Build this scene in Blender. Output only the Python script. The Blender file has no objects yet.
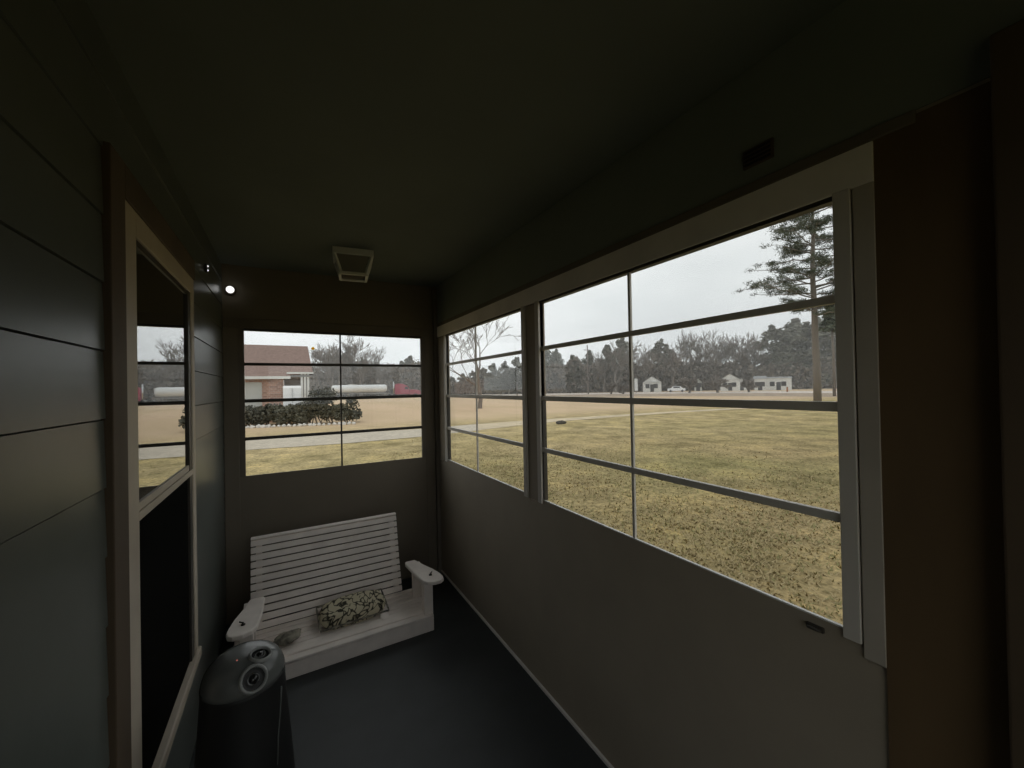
import bpy, math, random
from mathutils import Vector, Matrix, noise
C = bpy.context.scene.collection
HAZE = .0027
PI = math.pi
def R(d): return math.radians(d)
rnd = random.Random(7)

# ------------------------------------------------------------------ mesh builder
class MB:
    def __init__(s): s.v = []; s.f = []; s.sm = []
    def add(s, vs, fs, smooth=False):
        b = len(s.v); s.v += [tuple(p) for p in vs]
        for q in fs: s.f.append(tuple(i + b for i in q)); s.sm.append(smooth)
        return s
    def box(s, x0, x1, y0, y1, z0, z1):
        x0, x1 = sorted((x0, x1)); y0, y1 = sorted((y0, y1)); z0, z1 = sorted((z0, z1))
        return s.add([(x0,y0,z0),(x1,y0,z0),(x1,y1,z0),(x0,y1,z0),(x0,y0,z1),(x1,y0,z1),(x1,y1,z1),(x0,y1,z1)],
                     [(0,3,2,1),(4,5,6,7),(0,1,5,4),(1,2,6,5),(2,3,7,6),(3,0,4,7)])
    def bar(s, a, b, w, t, up=(0,0,1), taper=1.0):
        a, b = Vector(a), Vector(b); d = (b-a).normalized(); u = Vector(up)
        x = d.cross(u)
        if x.length < 1e-4: x = d.cross(Vector((1,0,0)))
        x.normalize(); y = x.cross(d).normalized()
        vs = []
        for p, k in ((a,1),(b,taper)):
            for sx, sy in ((-1,-1),(1,-1),(1,1),(-1,1)): vs.append(p + x*sx*w*.5*k + y*sy*t*.5*k)
        return s.add(vs, [(0,3,2,1),(4,5,6,7),(0,1,5,4),(1,2,6,5),(2,3,7,6),(3,0,4,7)])
    def tube(s, pts, rad, n=8, caps=True, smooth=True):
        pts = [Vector(p) for p in pts]; m = len(pts)
        if not hasattr(rad, '__len__'): rad = [rad]*m
        d0 = (pts[1]-pts[0]).normalized()
        x = d0.cross(Vector((0,0,1)))
        if x.length < 1e-3: x = d0.cross(Vector((1,0,0)))
        x.normalize(); vs = []
        for i, p in enumerate(pts):
            d = (pts[min(i+1,m-1)] - pts[max(i-1,0)]).normalized()
            x = (x - d*x.dot(d)).normalized(); y = d.cross(x)
            for k in range(n):
                a = 2*PI*k/n; vs.append(p + (x*math.cos(a) + y*math.sin(a))*rad[i])
        fs = [(i*n+k, i*n+(k+1)%n, (i+1)*n+(k+1)%n, (i+1)*n+k) for i in range(m-1) for k in range(n)]
        s.add(vs, fs, smooth)
        if caps:
            b = len(s.v) - m*n
            s.f.append(tuple(b+k for k in reversed(range(n)))); s.sm.append(False)
            s.f.append(tuple(b+(m-1)*n+k for k in range(n))); s.sm.append(False)
        return s
    def lathe(s, prof, n=32, org=(0,0,0), sx=1, sy=1, mat=None):
        vs = []
        for r, z in prof:
            for k in range(n):
                a = 2*PI*k/n; p = Vector((r*math.cos(a)*sx, r*math.sin(a)*sy, z))
                if mat: p = mat @ p
                vs.append(p + Vector(org))
        m = len(prof)
        return s.add(vs, [(i*n+k, i*n+(k+1)%n, (i+1)*n+(k+1)%n, (i+1)*n+k) for i in range(m-1) for k in range(n)], True)
    def prism(s, poly, z0, z1, f=lambda x, y, z: (x, y, z)):
        n = len(poly)
        vs = [f(x,y,z0) for x,y in poly] + [f(x,y,z1) for x,y in poly]
        return s.add(vs, [tuple(reversed(range(n))), tuple(range(n,2*n))] + [(k,(k+1)%n,n+(k+1)%n,n+k) for k in range(n)])
    def quad(s, a, b, c, d): return s.add([a,b,c,d], [(0,1,2,3)])
    def ellipsoid(s, c, r, n=12, m=8, wob=0.0, seed=0, rot=None):
        vs = []; fs = []
        for i in range(m+1):
            th = PI*i/m
            for k in range(n):
                a = 2*PI*k/n
                p = Vector((math.sin(th)*math.cos(a), math.sin(th)*math.sin(a), math.cos(th)))
                q = 1 + wob*noise.noise(p*1.7 + Vector((seed*3.1, seed*1.7, seed)))
                p = Vector((p.x*r[0]*q, p.y*r[1]*q, p.z*r[2]*q))
                if rot: p = rot @ p
                vs.append(p + Vector(c))
        for i in range(m):
            for k in range(n): fs.append((i*n+k, (i+1)*n+k, (i+1)*n+(k+1)%n, i*n+(k+1)%n))
        return s.add(vs, fs, True)
    def mesh(s, name, mat):
        me = bpy.data.meshes.new(name); me.from_pydata(s.v, [], s.f)
        me.polygons.foreach_set('use_smooth', s.sm); me.materials.append(mat); me.update(); return me
    def build(s, name, mat, parent=None, bevel=0):
        o = bpy.data.objects.new(name, s.mesh(name, mat)); C.objects.link(o)
        if parent: o.parent = parent
        if bevel:
            b = o.modifiers.new('b', 'BEVEL'); b.width = bevel; b.segments = 2; b.limit_method = 'ANGLE'; b.angle_limit = R(40)
        return o

def empty(name, loc=(0,0,0), rz=0):
    o = bpy.data.objects.new(name, None); o.empty_display_size = .1; C.objects.link(o)
    o.location = loc; o.rotation_euler = (0,0,rz); return o
def tag(o, label=None, cat=None, group=None, kind=None):
    if label: o['label'] = label
    if cat: o['category'] = cat
    if group: o['group'] = group
    if kind: o['kind'] = kind
    return o
def copy_tree(o, parent=None):
    c = o.copy(); C.objects.link(c)
    if parent: c.parent = parent
    for ch in list(o.children): copy_tree(ch, c)
    return c

# ------------------------------------------------------------------ materials
def mat(name, col, rough=.7, metal=0.0, var=0.0, scale=8.0, bump=0.0, spec=.5, col2=None, stretch=(1,1,1), detail=4):
    m = bpy.data.materials.new(name); m.use_nodes = True; nt = m.node_tree; b = nt.nodes['Principled BSDF']
    b.inputs['Roughness'].default_value = rough; b.inputs['Metallic'].default_value = metal
    b.inputs['Specular IOR Level'].default_value = spec
    b.inputs['Base Color'].default_value = (*col, 1)
    if var or bump or col2:
        tc = nt.nodes.new('ShaderNodeTexCoord'); mp = nt.nodes.new('ShaderNodeMapping'); mp.inputs['Scale'].default_value = stretch
        nz = nt.nodes.new('ShaderNodeTexNoise'); nz.inputs['Scale'].default_value = scale; nz.inputs['Detail'].default_value = detail
        nt.links.new(tc.outputs['Object'], mp.inputs[0]); nt.links.new(mp.outputs[0], nz.inputs['Vector'])
        rp = nt.nodes.new('ShaderNodeValToRGB')
        c2 = col2 or tuple(c*(1+var) for c in col); c1 = col if col2 else tuple(c*(1-var) for c in col)
        rp.color_ramp.elements[0].position = .35; rp.color_ramp.elements[1].position = .65
        rp.color_ramp.elements[0].color = (*c1,1); rp.color_ramp.elements[1].color = (*c2,1)
        nt.links.new(nz.outputs['Fac'], rp.inputs[0]); nt.links.new(rp.outputs[0], b.inputs['Base Color'])
        if bump:
            bp = nt.nodes.new('ShaderNodeBump'); bp.inputs['Strength'].default_value = bump; bp.inputs['Distance'].default_value = .01
            nt.links.new(nz.outputs['Fac'], bp.inputs['Height']); nt.links.new(bp.outputs[0], b.inputs['Normal'])
    return m

def glass_mat(name, tint, f0, rough=0.0, power=5.0, k=1.0):
    m = bpy.data.materials.new(name); m.use_nodes = True; nt = m.node_tree; nt.nodes.clear()
    out = nt.nodes.new('ShaderNodeOutputMaterial'); mx = nt.nodes.new('ShaderNodeMixShader')
    tr = nt.nodes.new('ShaderNodeBsdfTransparent'); gl = nt.nodes.new('ShaderNodeBsdfGlossy')
    tr.inputs[0].default_value = (*tint,1); gl.inputs['Roughness'].default_value = rough; gl.inputs[0].default_value = (1,1,1,1)
    # reflectance from facing angle, the same on both faces of a thin pane: f0 + (1-f0) * facing^power
    lw = nt.nodes.new('ShaderNodeLayerWeight'); lw.inputs['Blend'].default_value = .5
    pw = nt.nodes.new('ShaderNodeMath'); pw.operation = 'POWER'; pw.inputs[1].default_value = power
    ma = nt.nodes.new('ShaderNodeMath'); ma.operation = 'MULTIPLY_ADD'; ma.inputs[1].default_value = (1-f0)*k; ma.inputs[2].default_value = f0
    nt.links.new(lw.outputs['Facing'], pw.inputs[0]); nt.links.new(pw.outputs[0], ma.inputs[0])
    nt.links.new(ma.outputs[0], mx.inputs[0]); nt.links.new(tr.outputs[0], mx.inputs[1]); nt.links.new(gl.outputs[0], mx.inputs[2])
    nt.links.new(mx.outputs[0], out.inputs[0]); return m

def emit_mat(name, col, st):
    m = bpy.data.materials.new(name); m.use_nodes = True; nt = m.node_tree; nt.nodes.clear()
    out = nt.nodes.new('ShaderNodeOutputMaterial'); e = nt.nodes.new('ShaderNodeEmission')
    e.inputs[0].default_value = (*col,1); e.inputs[1].default_value = st; nt.links.new(e.outputs[0], out.inputs[0]); return m

def brick_mat():
    m = mat('brick', (.3,.15,.1), .9); nt = m.node_tree
    tc = nt.nodes.new('ShaderNodeTexCoord'); mp = nt.nodes.new('ShaderNodeMapping'); mp.inputs['Rotation'].default_value = (R(90),0,0)
    br = nt.nodes.new('ShaderNodeTexBrick'); br.inputs['Scale'].default_value = 2.0
    br.inputs['Color1'].default_value = (.62,.38,.29,1); br.inputs['Color2'].default_value = (.40,.24,.19,1); br.inputs['Mortar'].default_value = (.60,.50,.42,1)
    nt.links.new(tc.outputs['Object'], mp.inputs[0]); nt.links.new(mp.outputs[0], br.inputs[0]); nt.links.new(br.outputs[0], nt.nodes['Principled BSDF'].inputs['Base Color'])
    return m

def lawn_mat():
    m = mat('lawn', (.35,.27,.1), .95, spec=.1); nt = m.node_tree; b = nt.nodes['Principled BSDF']; L = nt.links.new
    tc = nt.nodes.new('ShaderNodeTexCoord')
    def nz(scale, detail=4, stretch=(1,1,1)):
        mp = nt.nodes.new('ShaderNodeMapping'); mp.inputs['Scale'].default_value = stretch
        n = nt.nodes.new('ShaderNodeTexNoise'); n.inputs['Scale'].default_value = scale; n.inputs['Detail'].default_value = detail
        L(tc.outputs['Object'], mp.inputs[0]); L(mp.outputs[0], n.inputs['Vector']); return n
    def ramp(src, stops):
        r = nt.nodes.new('ShaderNodeValToRGB')
        while len(r.color_ramp.elements) < len(stops): r.color_ramp.elements.new(.5)
        for e, (p, c) in zip(r.color_ramp.elements, stops): e.position = p; e.color = (*c,1)
        L(src, r.inputs[0]); return r
    def mix(kind, fac, a, c):
        x = nt.nodes.new('ShaderNodeMix'); x.data_type = 'RGBA'; x.blend_type = kind
        if isinstance(fac, float): x.inputs[0].default_value = fac
        else: L(fac, x.inputs[0])
        L(a, x.inputs[6]); L(c, x.inputs[7]); return x.outputs[2]
    big = ramp(nz(.12, 3).outputs['Fac'], [(.38,LAWN_TAN),(.62,LAWN_GREEN)])
    mid = ramp(nz(1.3, 5).outputs['Fac'], [(.3,(.62,.62,.58)),(.52,(1,1,1)),(.72,(1.35,1.3,1.2))])
    fine = ramp(nz(16, 6).outputs['Fac'], [(.3,(.55,.55,.5)),(.5,(1,1,1)),(.7,(1.4,1.36,1.3))])
    c1 = mix('MULTIPLY', 1.0, big.outputs[0], mid.outputs[0]); c1 = mix('MULTIPLY', 1.0, c1, fine.outputs[0])
    # winter pasture further off is plain straw colour
    sx = nt.nodes.new('ShaderNodeSeparateXYZ'); L(tc.outputs['Object'], sx.inputs[0])
    mr = nt.nodes.new('ShaderNodeMapRange'); mr.inputs[1].default_value = 19; mr.inputs[2].default_value = 26; L(sx.outputs[1], mr.inputs[0])
    far = ramp(nz(.25, 4, (1,.3,1)).outputs['Fac'], [(.35,(.66,.49,.33)),(.65,(.60,.455,.29))])
    m3 = nt.nodes.new('ShaderNodeMapRange'); m3.inputs[1].default_value = 4; m3.inputs[2].default_value = 15; L(sx.outputs[1], m3.inputs[0])
    straw = ramp(nz(.35, 4).outputs['Fac'], [(.35,(.50,.40,.22)),(.65,(.42,.34,.17))])
    cs = mix('MULTIPLY', 1.0, straw.outputs[0], mid.outputs[0]); cs = mix('MULTIPLY', 1.0, cs, fine.outputs[0])
    c1 = mix('MIX', m3.outputs[0], c1, cs)
    c2 = mix('MIX', mr.outputs[0], c1, far.outputs[0])
    L(c2, b.inputs['Base Color'])
    bp = nt.nodes.new('ShaderNodeBump'); bp.inputs['Strength'].default_value = .6; bp.inputs['Distance'].default_value = .04
    L(nz(9, 6).outputs['Fac'], bp.inputs['Height']); L(bp.outputs[0], b.inputs['Normal'])
    return m

def pillow_mat():
    m = mat('pillow_fabric', (.5,.45,.35), .9); nt = m.node_tree; b = nt.nodes['Principled BSDF']; L = nt.links.new
    tc = nt.nodes.new('ShaderNodeTexCoord'); n = nt.nodes.new('ShaderNodeTexNoise'); n.inputs['Scale'].default_value = 7; n.inputs['Distortion'].default_value = 1.2
    L(tc.outputs['Object'], n.inputs['Vector'])
    mxv = nt.nodes.new('ShaderNodeMix'); mxv.data_type = 'VECTOR'; mxv.inputs[0].default_value = .17
    L(tc.outputs['Object'], mxv.inputs[4]); L(n.outputs['Color'], mxv.inputs[5])
    v = nt.nodes.new('ShaderNodeTexVoronoi'); v.feature = 'DISTANCE_TO_EDGE'; v.inputs['Scale'].default_value = 17
    L(mxv.outputs[1], v.inputs['Vector'])
    r = nt.nodes.new('ShaderNodeValToRGB'); r.color_ramp.elements[0].position = .03; r.color_ramp.elements[1].position = .11
    r.color_ramp.elements[0].color = (.035,.032,.02,1); r.color_ramp.elements[1].color = (.62,.56,.40,1)
    L(v.outputs['Distance'], r.inputs[0]); L(r.outputs[0], b.inputs['Base Color']); return m

LAWN_TAN = (.34,.26,.135); LAWN_GREEN = (.26,.23,.10)
M = dict(
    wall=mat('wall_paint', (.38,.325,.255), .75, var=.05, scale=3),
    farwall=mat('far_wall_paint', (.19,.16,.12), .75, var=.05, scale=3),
    ceiling=mat('ceiling_paint', (.14,.158,.138), .8, var=.06, scale=2),
    header=mat('header_paint', (.215,.24,.21), .8, var=.06, scale=2),
    floor=mat('floor_paint', (.032,.037,.039), .5, var=.12, scale=5),
    siding=mat('siding_paint', (.10,.11,.098), .32, var=.07, scale=4, bump=.1),
    casing=mat('casing_paint', (.50,.43,.34), .55, var=.06, scale=6),
    brown=mat('brown_stain', (.085,.058,.034), .7, var=.15, scale=6, stretch=(1,1,.2)),
    panel=mat('brown_panel', (.15,.095,.045), .75, var=.15, scale=5, stretch=(1,1,.25)),
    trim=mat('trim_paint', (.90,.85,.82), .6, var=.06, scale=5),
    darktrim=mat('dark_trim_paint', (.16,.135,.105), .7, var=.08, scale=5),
    sidetrim=mat('side_trim_paint', (.50,.45,.385), .6, var=.06, scale=5),
    frame=mat('window_frame', (.66,.62,.57), .5),
    darkframe=mat('bronze_frame', (.045,.038,.03), .5),  # dark finish; on head rails and end window bars it carries shade
    lip=mat('sill_lip', (.75,.74,.70), .4),
    vinyl=glass_mat('vinyl_pane', (.975,.975,.965), .02, k=.45),
    pane=glass_mat('house_pane', (.45,.47,.46), .10, power=2.2),
    dark=mat('black_void', (.01,.01,.01), .9),
    screen=mat('insect_screen', (.010,.010,.009), .95, spec=0),
    white=mat('white_paint', (.88,.80,.74), .55, var=.06, scale=9),
    bolt=mat('bolt_steel', (.05,.045,.04), .4, .8),
    black=mat('black_plastic', (.010,.010,.010), .6),
    hood=mat('grey_plastic', (.12,.125,.12), .25),
    ring=mat('ring_plastic', (.27,.275,.265), .3),
    cone=mat('cone_rubber', (.01,.01,.01), .25),
    pillow=pillow_mat(), cloth=mat('stained_cloth', (.09,.085,.07), .95, col2=(.38,.35,.28), scale=22),
    lawn=lawn_mat(), gravel=mat('gravel', (.53,.465,.37), .95, var=.12, scale=5, bump=.3),
    track=mat('worn_track', (.60,.49,.33), .95, var=.15, scale=1.5), road=mat('road_gravel', (.66,.58,.51), .95, var=.1, scale=.4), ditch=mat('ditch_grass', (.38,.29,.21), .95, var=.2, scale=.5),
    brick=brick_mat(), roof=mat('roof_shingle', (.27,.185,.155), .9, var=.12, scale=6),
    hwhite=mat('house_white', (.75,.75,.72), .6), hgrey=mat('house_grey', (.30,.30,.30), .8), hdark=mat('house_dark', (.05,.05,.05), .8),
    garage=mat('garage_door_paint', (.60,.60,.56), .6),
    bark=mat('bark', (.16,.135,.115), .95, var=.2, scale=3, stretch=(1,1,.3)), twig=mat('twig', (.23,.20,.17), .95),
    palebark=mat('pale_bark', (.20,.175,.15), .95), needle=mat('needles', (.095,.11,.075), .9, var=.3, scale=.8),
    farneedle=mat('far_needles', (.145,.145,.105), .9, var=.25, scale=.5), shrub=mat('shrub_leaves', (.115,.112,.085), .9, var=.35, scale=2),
    brush=mat('brush', (.21,.18,.145), .95, var=.15, scale=.4), stone=mat('edging_stone', (.72,.69,.64), .9, var=.15, scale=6),
    tank=mat('tank_paint', (.75,.76,.75), .35), red=mat('cab_red', (.36,.07,.11), .4), chrome=mat('chrome', (.7,.7,.7), .2, .9),
    tyre=mat('tyre', (.02,.02,.02), .8), carglass=mat('vehicle_glass', (.03,.035,.04), .1), van=mat('van_paint', (.9,.9,.9), .25),
    bulb=emit_mat('bulb_glow', (1,1,.98), 1.2), led=emit_mat('led_white', (1,1,1), 1.2), redled=emit_mat('led_red', (1,.25,.2), 1.0),
    straw=mat('straw', (.40,.315,.165), .9), blade=mat('grass_blade', (.26,.235,.10), .9),
    orange=mat('orange_sticker', (.95,.55,.05), .5), pole=mat('pole_wood', (.22,.19,.17), .9),
    lantglass=mat('smoked_glass', (.06,.045,.035), .25),
)

# ------------------------------------------------------------------ setting
XR, XL, YF, YB = 1.2, -.396, 3.48, -.75
CH = 1.658; CZ = 2.585; T = .03
WT, WB = 2.110, 1.043
H1, H2, H3 = 1.864, 1.593, 1.314

def struct(mb, name, m, parent=None, bevel=0):
    o = mb.build(name, m, parent, bevel)
    if not parent: o['kind'] = 'structure'
    return o

struct(MB().box(XL-.2, XR+.12, YB-.15, YF+.12, -.12, 0), 'floor', M['floor'])
mb = MB().box(XL-.2, XR+.14, YB-.15, YF+.5, CZ, CZ+.12)
struct(mb, 'ceiling', M['ceiling'])

# right wall: opening pairs  (Y ranges)
A0, A1 = .452, 1.783     # near window
B0, B1 = 1.966, 3.243    # far window
w = MB()
w.box(XR, XR+T, YB, YF+T, 0, WB-.03)
w.box(XR, XR+T, A1, B0, WB-.022, WT+.012); w.box(XR, XR+T, B1, YF+T, WB-.022, WT+.012)
w.box(XR, XR+T, .30, A0, WB-.022, WT+.012)
w.box(XR, XR+T, YB, .30, WB-.022, WT+.012)
w.box(XR, XR+T, YB, YF+T, WT+.004, 2.245)
struct(w, 'wall_right', M['wall'])
struct(MB().box(XR-.004, XR+T, YB, YF, 2.245, CZ), 'trim_1', M['header'])          # header face
struct(MB().box(XR-.012, XR+.01, .30, YF, 2.216, 2.245), 'trim_2', M['darktrim'], bevel=.003)
struct(MB().box(XR-.010, XR+.01, .372, YF, WT+.012, 2.216), 'trim_3', M['trim'], bevel=.002)
struct(MB().box(XR-.006, XR+.01, .19, .372, 0, 2.235), 'trim_4', M['panel'])        # brown panel beside the window
struct(MB().box(XR-.05, XR+.02, .06, .188, 0, 2.30), 'trim_5', M['brown'], bevel=.004)
struct(MB().box(XR-.009, XR+.01, .372, .413, WB-.05, WT+.012), 'trim_6', M['sidetrim'], bevel=.002)
struct(MB().box(XR-.012, XR, .0, YF, 0, .014), 'baseboard_right', M['trim'])  # pale strip drawn for the thin line of light leaking in

# far wall with its window
FX0, FX1 = -.271, 1.048
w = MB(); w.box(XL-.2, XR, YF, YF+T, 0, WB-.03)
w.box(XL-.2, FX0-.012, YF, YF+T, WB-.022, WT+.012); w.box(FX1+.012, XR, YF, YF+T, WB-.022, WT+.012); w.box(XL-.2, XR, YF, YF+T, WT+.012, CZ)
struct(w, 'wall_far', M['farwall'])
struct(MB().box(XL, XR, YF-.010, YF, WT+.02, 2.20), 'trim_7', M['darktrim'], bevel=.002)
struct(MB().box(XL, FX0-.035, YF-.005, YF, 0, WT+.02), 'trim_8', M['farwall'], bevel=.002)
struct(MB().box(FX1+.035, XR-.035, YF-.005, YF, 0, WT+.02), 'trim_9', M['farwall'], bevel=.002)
struct(MB().box(XR-.035, XR, YF-.035, YF, 0, CZ), 'trim_10', M['darktrim'], bevel=.003)

# back wall behind the viewer, and the end of the porch
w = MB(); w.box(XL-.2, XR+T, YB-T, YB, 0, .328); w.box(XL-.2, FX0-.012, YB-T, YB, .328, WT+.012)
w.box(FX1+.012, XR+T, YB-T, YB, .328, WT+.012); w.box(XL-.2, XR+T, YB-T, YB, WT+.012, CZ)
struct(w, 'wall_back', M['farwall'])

# left wall, lapped boards with an opening for the house window
LY0, LY1, LZ0, LZ1 = 1.575, 2.345, .44, 2.13
def lap(mb, y0, y1, z0, z1):
    base = 1.766 - .172*11
    k = 0
    while True:
        b = base + .172*k; k += 1
        if b >= CZ: break
        lo, hi = max(b, z0), min(b+.172, z1)
        if hi - lo < .004: continue
        fx = lambda z: XL - .004*(z-b)/.172
        g = .004 if lo == b else 0
        vs = [(XL-T,y0,lo),(XL-T,y1,lo),(fx(lo),y1,lo+g),(fx(lo),y0,lo+g),(XL-T,y0,hi),(XL-T,y1,hi),(fx(hi),y1,hi),(fx(hi),y0,hi)]
        mb.add(vs, [(0,1,2,3),(4,7,6,5),(0,4,5,1),(1,5,6,2),(2,6,7,3),(3,7,4,0)])
w = MB()
lap(w, YB, LY0-.02, 0, CZ); lap(w, LY1+.02, YF, 0, CZ); lap(w, LY0-.02, LY1+.02, 0, LZ0-.02); lap(w, LY0-.02, LY1+.02, LZ1+.02, CZ)
struct(w, 'wall_left', M['siding'])
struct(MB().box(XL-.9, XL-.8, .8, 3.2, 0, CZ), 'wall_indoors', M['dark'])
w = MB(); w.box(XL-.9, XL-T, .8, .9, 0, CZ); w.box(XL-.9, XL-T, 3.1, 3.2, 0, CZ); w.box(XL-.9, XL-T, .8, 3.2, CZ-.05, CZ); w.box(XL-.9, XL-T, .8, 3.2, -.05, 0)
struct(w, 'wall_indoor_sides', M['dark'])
struct(MB().box(XL-.01, XL+.014, 1.365, 1.470, 0.0, 2.30), 'trim_11', M['brown'], bevel=.003)
struct(MB().box(XL-.01, XL+.014, 1.470, 2.42, 2.205, 2.30), 'trim_12', M['brown'], bevel=.003)

# ---- house window in the left wall
hw = empty('window_1', (XL, 0, 0)); tag(hw, 'tall white double-hung window in the grey siding wall', 'window', kind='structure')
cs = MB(); P0, P1 = -.01, .010
cs.box(P0,P1, 1.470, LY0, .40, 2.205); cs.box(P0,P1, LY1, 2.412, .40, 2.205); cs.box(P0,P1, LY0, LY1, LZ1, 2.205)
cs.build('casing', M['casing'], hw, .004)
cs = MB(); cs.box(-.02,.022, 1.465, 2.418, .395, .44); cs.build('sill', M['casing'], hw, .005)
f = MB(); f.box(-.03,.004, LY0, LY1, 1.305, 1.330); f.box(-.03,.010, LY0, LY1, 1.280, 1.305); f.build('meeting_rail', M['casing'], hw, .002)
s = MB(); s.box(-.035,.002, LY0, LY0+.012, LZ0, LZ1); s.box(-.035,.006, LY1-.05, LY1, LZ0, LZ1); s.box(-.035,.002, LY0, LY1, LZ1-.02, LZ1)
s.build('sash', M['darkframe'], hw)
MB().box(-.006,-.002, LY0+.008, LY1-.015, 1.31, LZ1-.015).build('upper_pane', M['pane'], hw)
MB().box(-.030,-.026, LY0+.015, LY1-.015, LZ0, 1.28).build('lower_pane', M['pane'], hw)
MB().box(-.006,-.003, LY0+.01, LY1-.01, LZ0, 1.28).build('insect_screen', M['screen'], hw)

# ---- porch windows: four stacked vents each
def porch_window(name, u0, u1, mid, P, fm, bm, label, near, wb=None):
    """P(u, d, z): u along the wall, d depth outwards from the wall face."""
    wb = wb or WB
    root = empty(name); tag(root, label, 'window', kind='structure')
    def bx(mb, ua, ub, da, db, z0, z1):
        a = P(ua, da, z0); b = P(ub, db, z1); mb.box(a[0], b[0], a[1], b[1], a[2], b[2])
    fw = .036
    f = MB()
    for a, b in ((u0-fw, u0), (u1, u1+fw)): bx(f, a, b, -.012 if near else -.003, .024, wb-(.02 if near else .003), WT+.016)
    f.build('frame', fm, root, .002)
    f = MB(); bx(f, u0-.045, u1+.045, -.0015, .006, wb-.06, wb-.0035); f.build('bottom_rail', M['wall'] if near else M['farwall'], root)
    f = MB(); bx(f, u0, u1, -.004, .024, WT, WT+.016); f.build('head_rail', M['darkframe'], root)  # dark colour carries the unlit underside of the frame head
    f = MB(); bx(f, u0, u1, -.003, .006, wb-.0035, wb+.001); f.build('sill_lip', M['lip'] if near else fm, root)
    for k, (z, h) in enumerate(((H1,.021),(H2,.025),(H3,.023))):
        f = MB(); bx(f, u0, u1, -.002, .014, z-h/2, z+h/2); f.build('sash_bar', bm, root, .0015)
    f = MB(); bx(f, mid-.006, mid+.006, .002, .012, wb, WT); f.build('muntin', bm, root)
    f = MB()
    bx(f, u1-.010, u1, .0, .024, wb, H2)
    if near: f.build('track', M['darkframe'], root)
    for z0, z1 in ((wb+.004, H3), (H3, H2), (H2, H1), (H1, WT)):
        f = MB(); bx(f, u0, u1, .007, .008, z0, z1); f.build('pane', M['vinyl'], root)
    return root
porch_window('window_2', A0, A1, 1.142, lambda u, d, z: (XR+d, u, z), M['frame'], M['frame'], 'large near porch window onto the lawn with the pine', 1)
porch_window('window_3', B0, B1, 2.642, lambda u, d, z: (XR+d, u, z), M['frame'], M['frame'], 'porch window nearest the corner on the long wall', 1)
porch_window('window_4', FX0, FX1, .381, lambda u, d, z: (u, YF+d, z), M['darktrim'], M['darkframe'], 'porch window in the end wall over the swing', 0)  # darker frame and bars put their backlit shade into the paint

porch_window('window_5', FX0, FX1, .381, lambda u, d, z: (u, YB-d, z), M['darktrim'], M['darkframe'], 'tall porch window in the end wall behind the viewer', 0, .35)  # unseen opening, added to bring daylight onto the swing and end wall

# ------------------------------------------------------------------ porch fittings
t = empty('porch_lantern', (.402, 2.856, CZ)); t.rotation_euler = (0,0,R(-7))
tag(t, 'square flush porch lantern with tapered dark glass under the dark ceiling', 'lamp')
a, b, hh = .125, .083, .165
f = MB(); f.box(-a,a,-a,a,-.042,0); f.build('top_plate', M['hwhite'], t, .003)
f = MB()
for sx in (-1,1):
    for sy in (-1,1): f.bar((sx*(a-.012), sy*(a-.012), -.04), (sx*(b-.008), sy*(b-.008), -hh), .018, .018)
for s_ in (-1,1):
    f.box(-b,b, s_*b-.008, s_*b+.008, -hh, -hh+.018); f.box(s_*b-.008, s_*b+.008, -b,b, -hh, -hh+.018)
f.build('frame', M['hwhite'], t)
f = MB(); k = .008
p = [(-a+k,-a+k,-.04),(a-k,-a+k,-.04),(a-k,a-k,-.04),(-a+k,a-k,-.04),(-b+k,-b+k,-hh+.01),(b-k,-b+k,-hh+.01),(b-k,b-k,-hh+.01),(-b+k,b-k,-hh+.01)]
f.add(p, [(0,1,5,4),(1,2,6,5),(2,3,7,6),(3,0,4,7),(4,5,6,7)]); f.build('glass', M['lantglass'], t)

t = empty('corner_lamp', (-.345, YF, 2.393)); tag(t, 'small round white lit lamp high in the far left corner', 'lamp')
f = MB(); f.lathe([(0,0),(.03,0),(.03,.02),(.018,.028),(0,.028)], 20, mat=Matrix.Rotation(R(90),3,'X')); f.build('base', M['darktrim'], t)
f = MB(); f.ellipsoid((0,-.045,0), (.025,.025,.025), 20, 12); f.build('bulb', M['bulb'], t)

t = empty('wall_sensor', (XL, 2.795, 2.367)); tag(t, 'tiny dark device with two white pinpoint lights high on left wall', 'sensor')
MB().box(0,.012,-.012,.012,-.024,.024).build('housing', M['siding'], t, .003)
for dz in (-.012,.012): f = MB(); f.ellipsoid((.012,0,dz), (.005,.005,.005), 10, 6); f.build('indicator_light', M['led'], t)  # made-up mount; emissive dots stand for two bright points

t = empty('vent_cover', (XR-.004, .627, 2.318)); tag(t, 'small dark brown rectangular vent cover above the near porch window', 'vent')
MB().box(-.008,0,-.042,.042,-.028,.026).build('plate', M['brown'], t, .002)
f = MB(); 
for k in range(4): f.box(-.010,-.008,-.036,.036,-.022+k*.012,-.016+k*.012)
f.build('slats', M['dark'], t)
t = empty('window_latch', (XR, .514, 1.012)); tag(t, 'small dark latch under the lower corner of the near porch window', 'latch')
MB().box(-.010,0,-.020,.020,-.006,.007).build('plate', M['darkframe'], t, .002)
f = MB(); f.tube([(-.012,-.015,0),(-.02,-.006,.003),(-.018,.012,.002)], .004, 8); f.build('lever', M['darkframe'], t)

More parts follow.
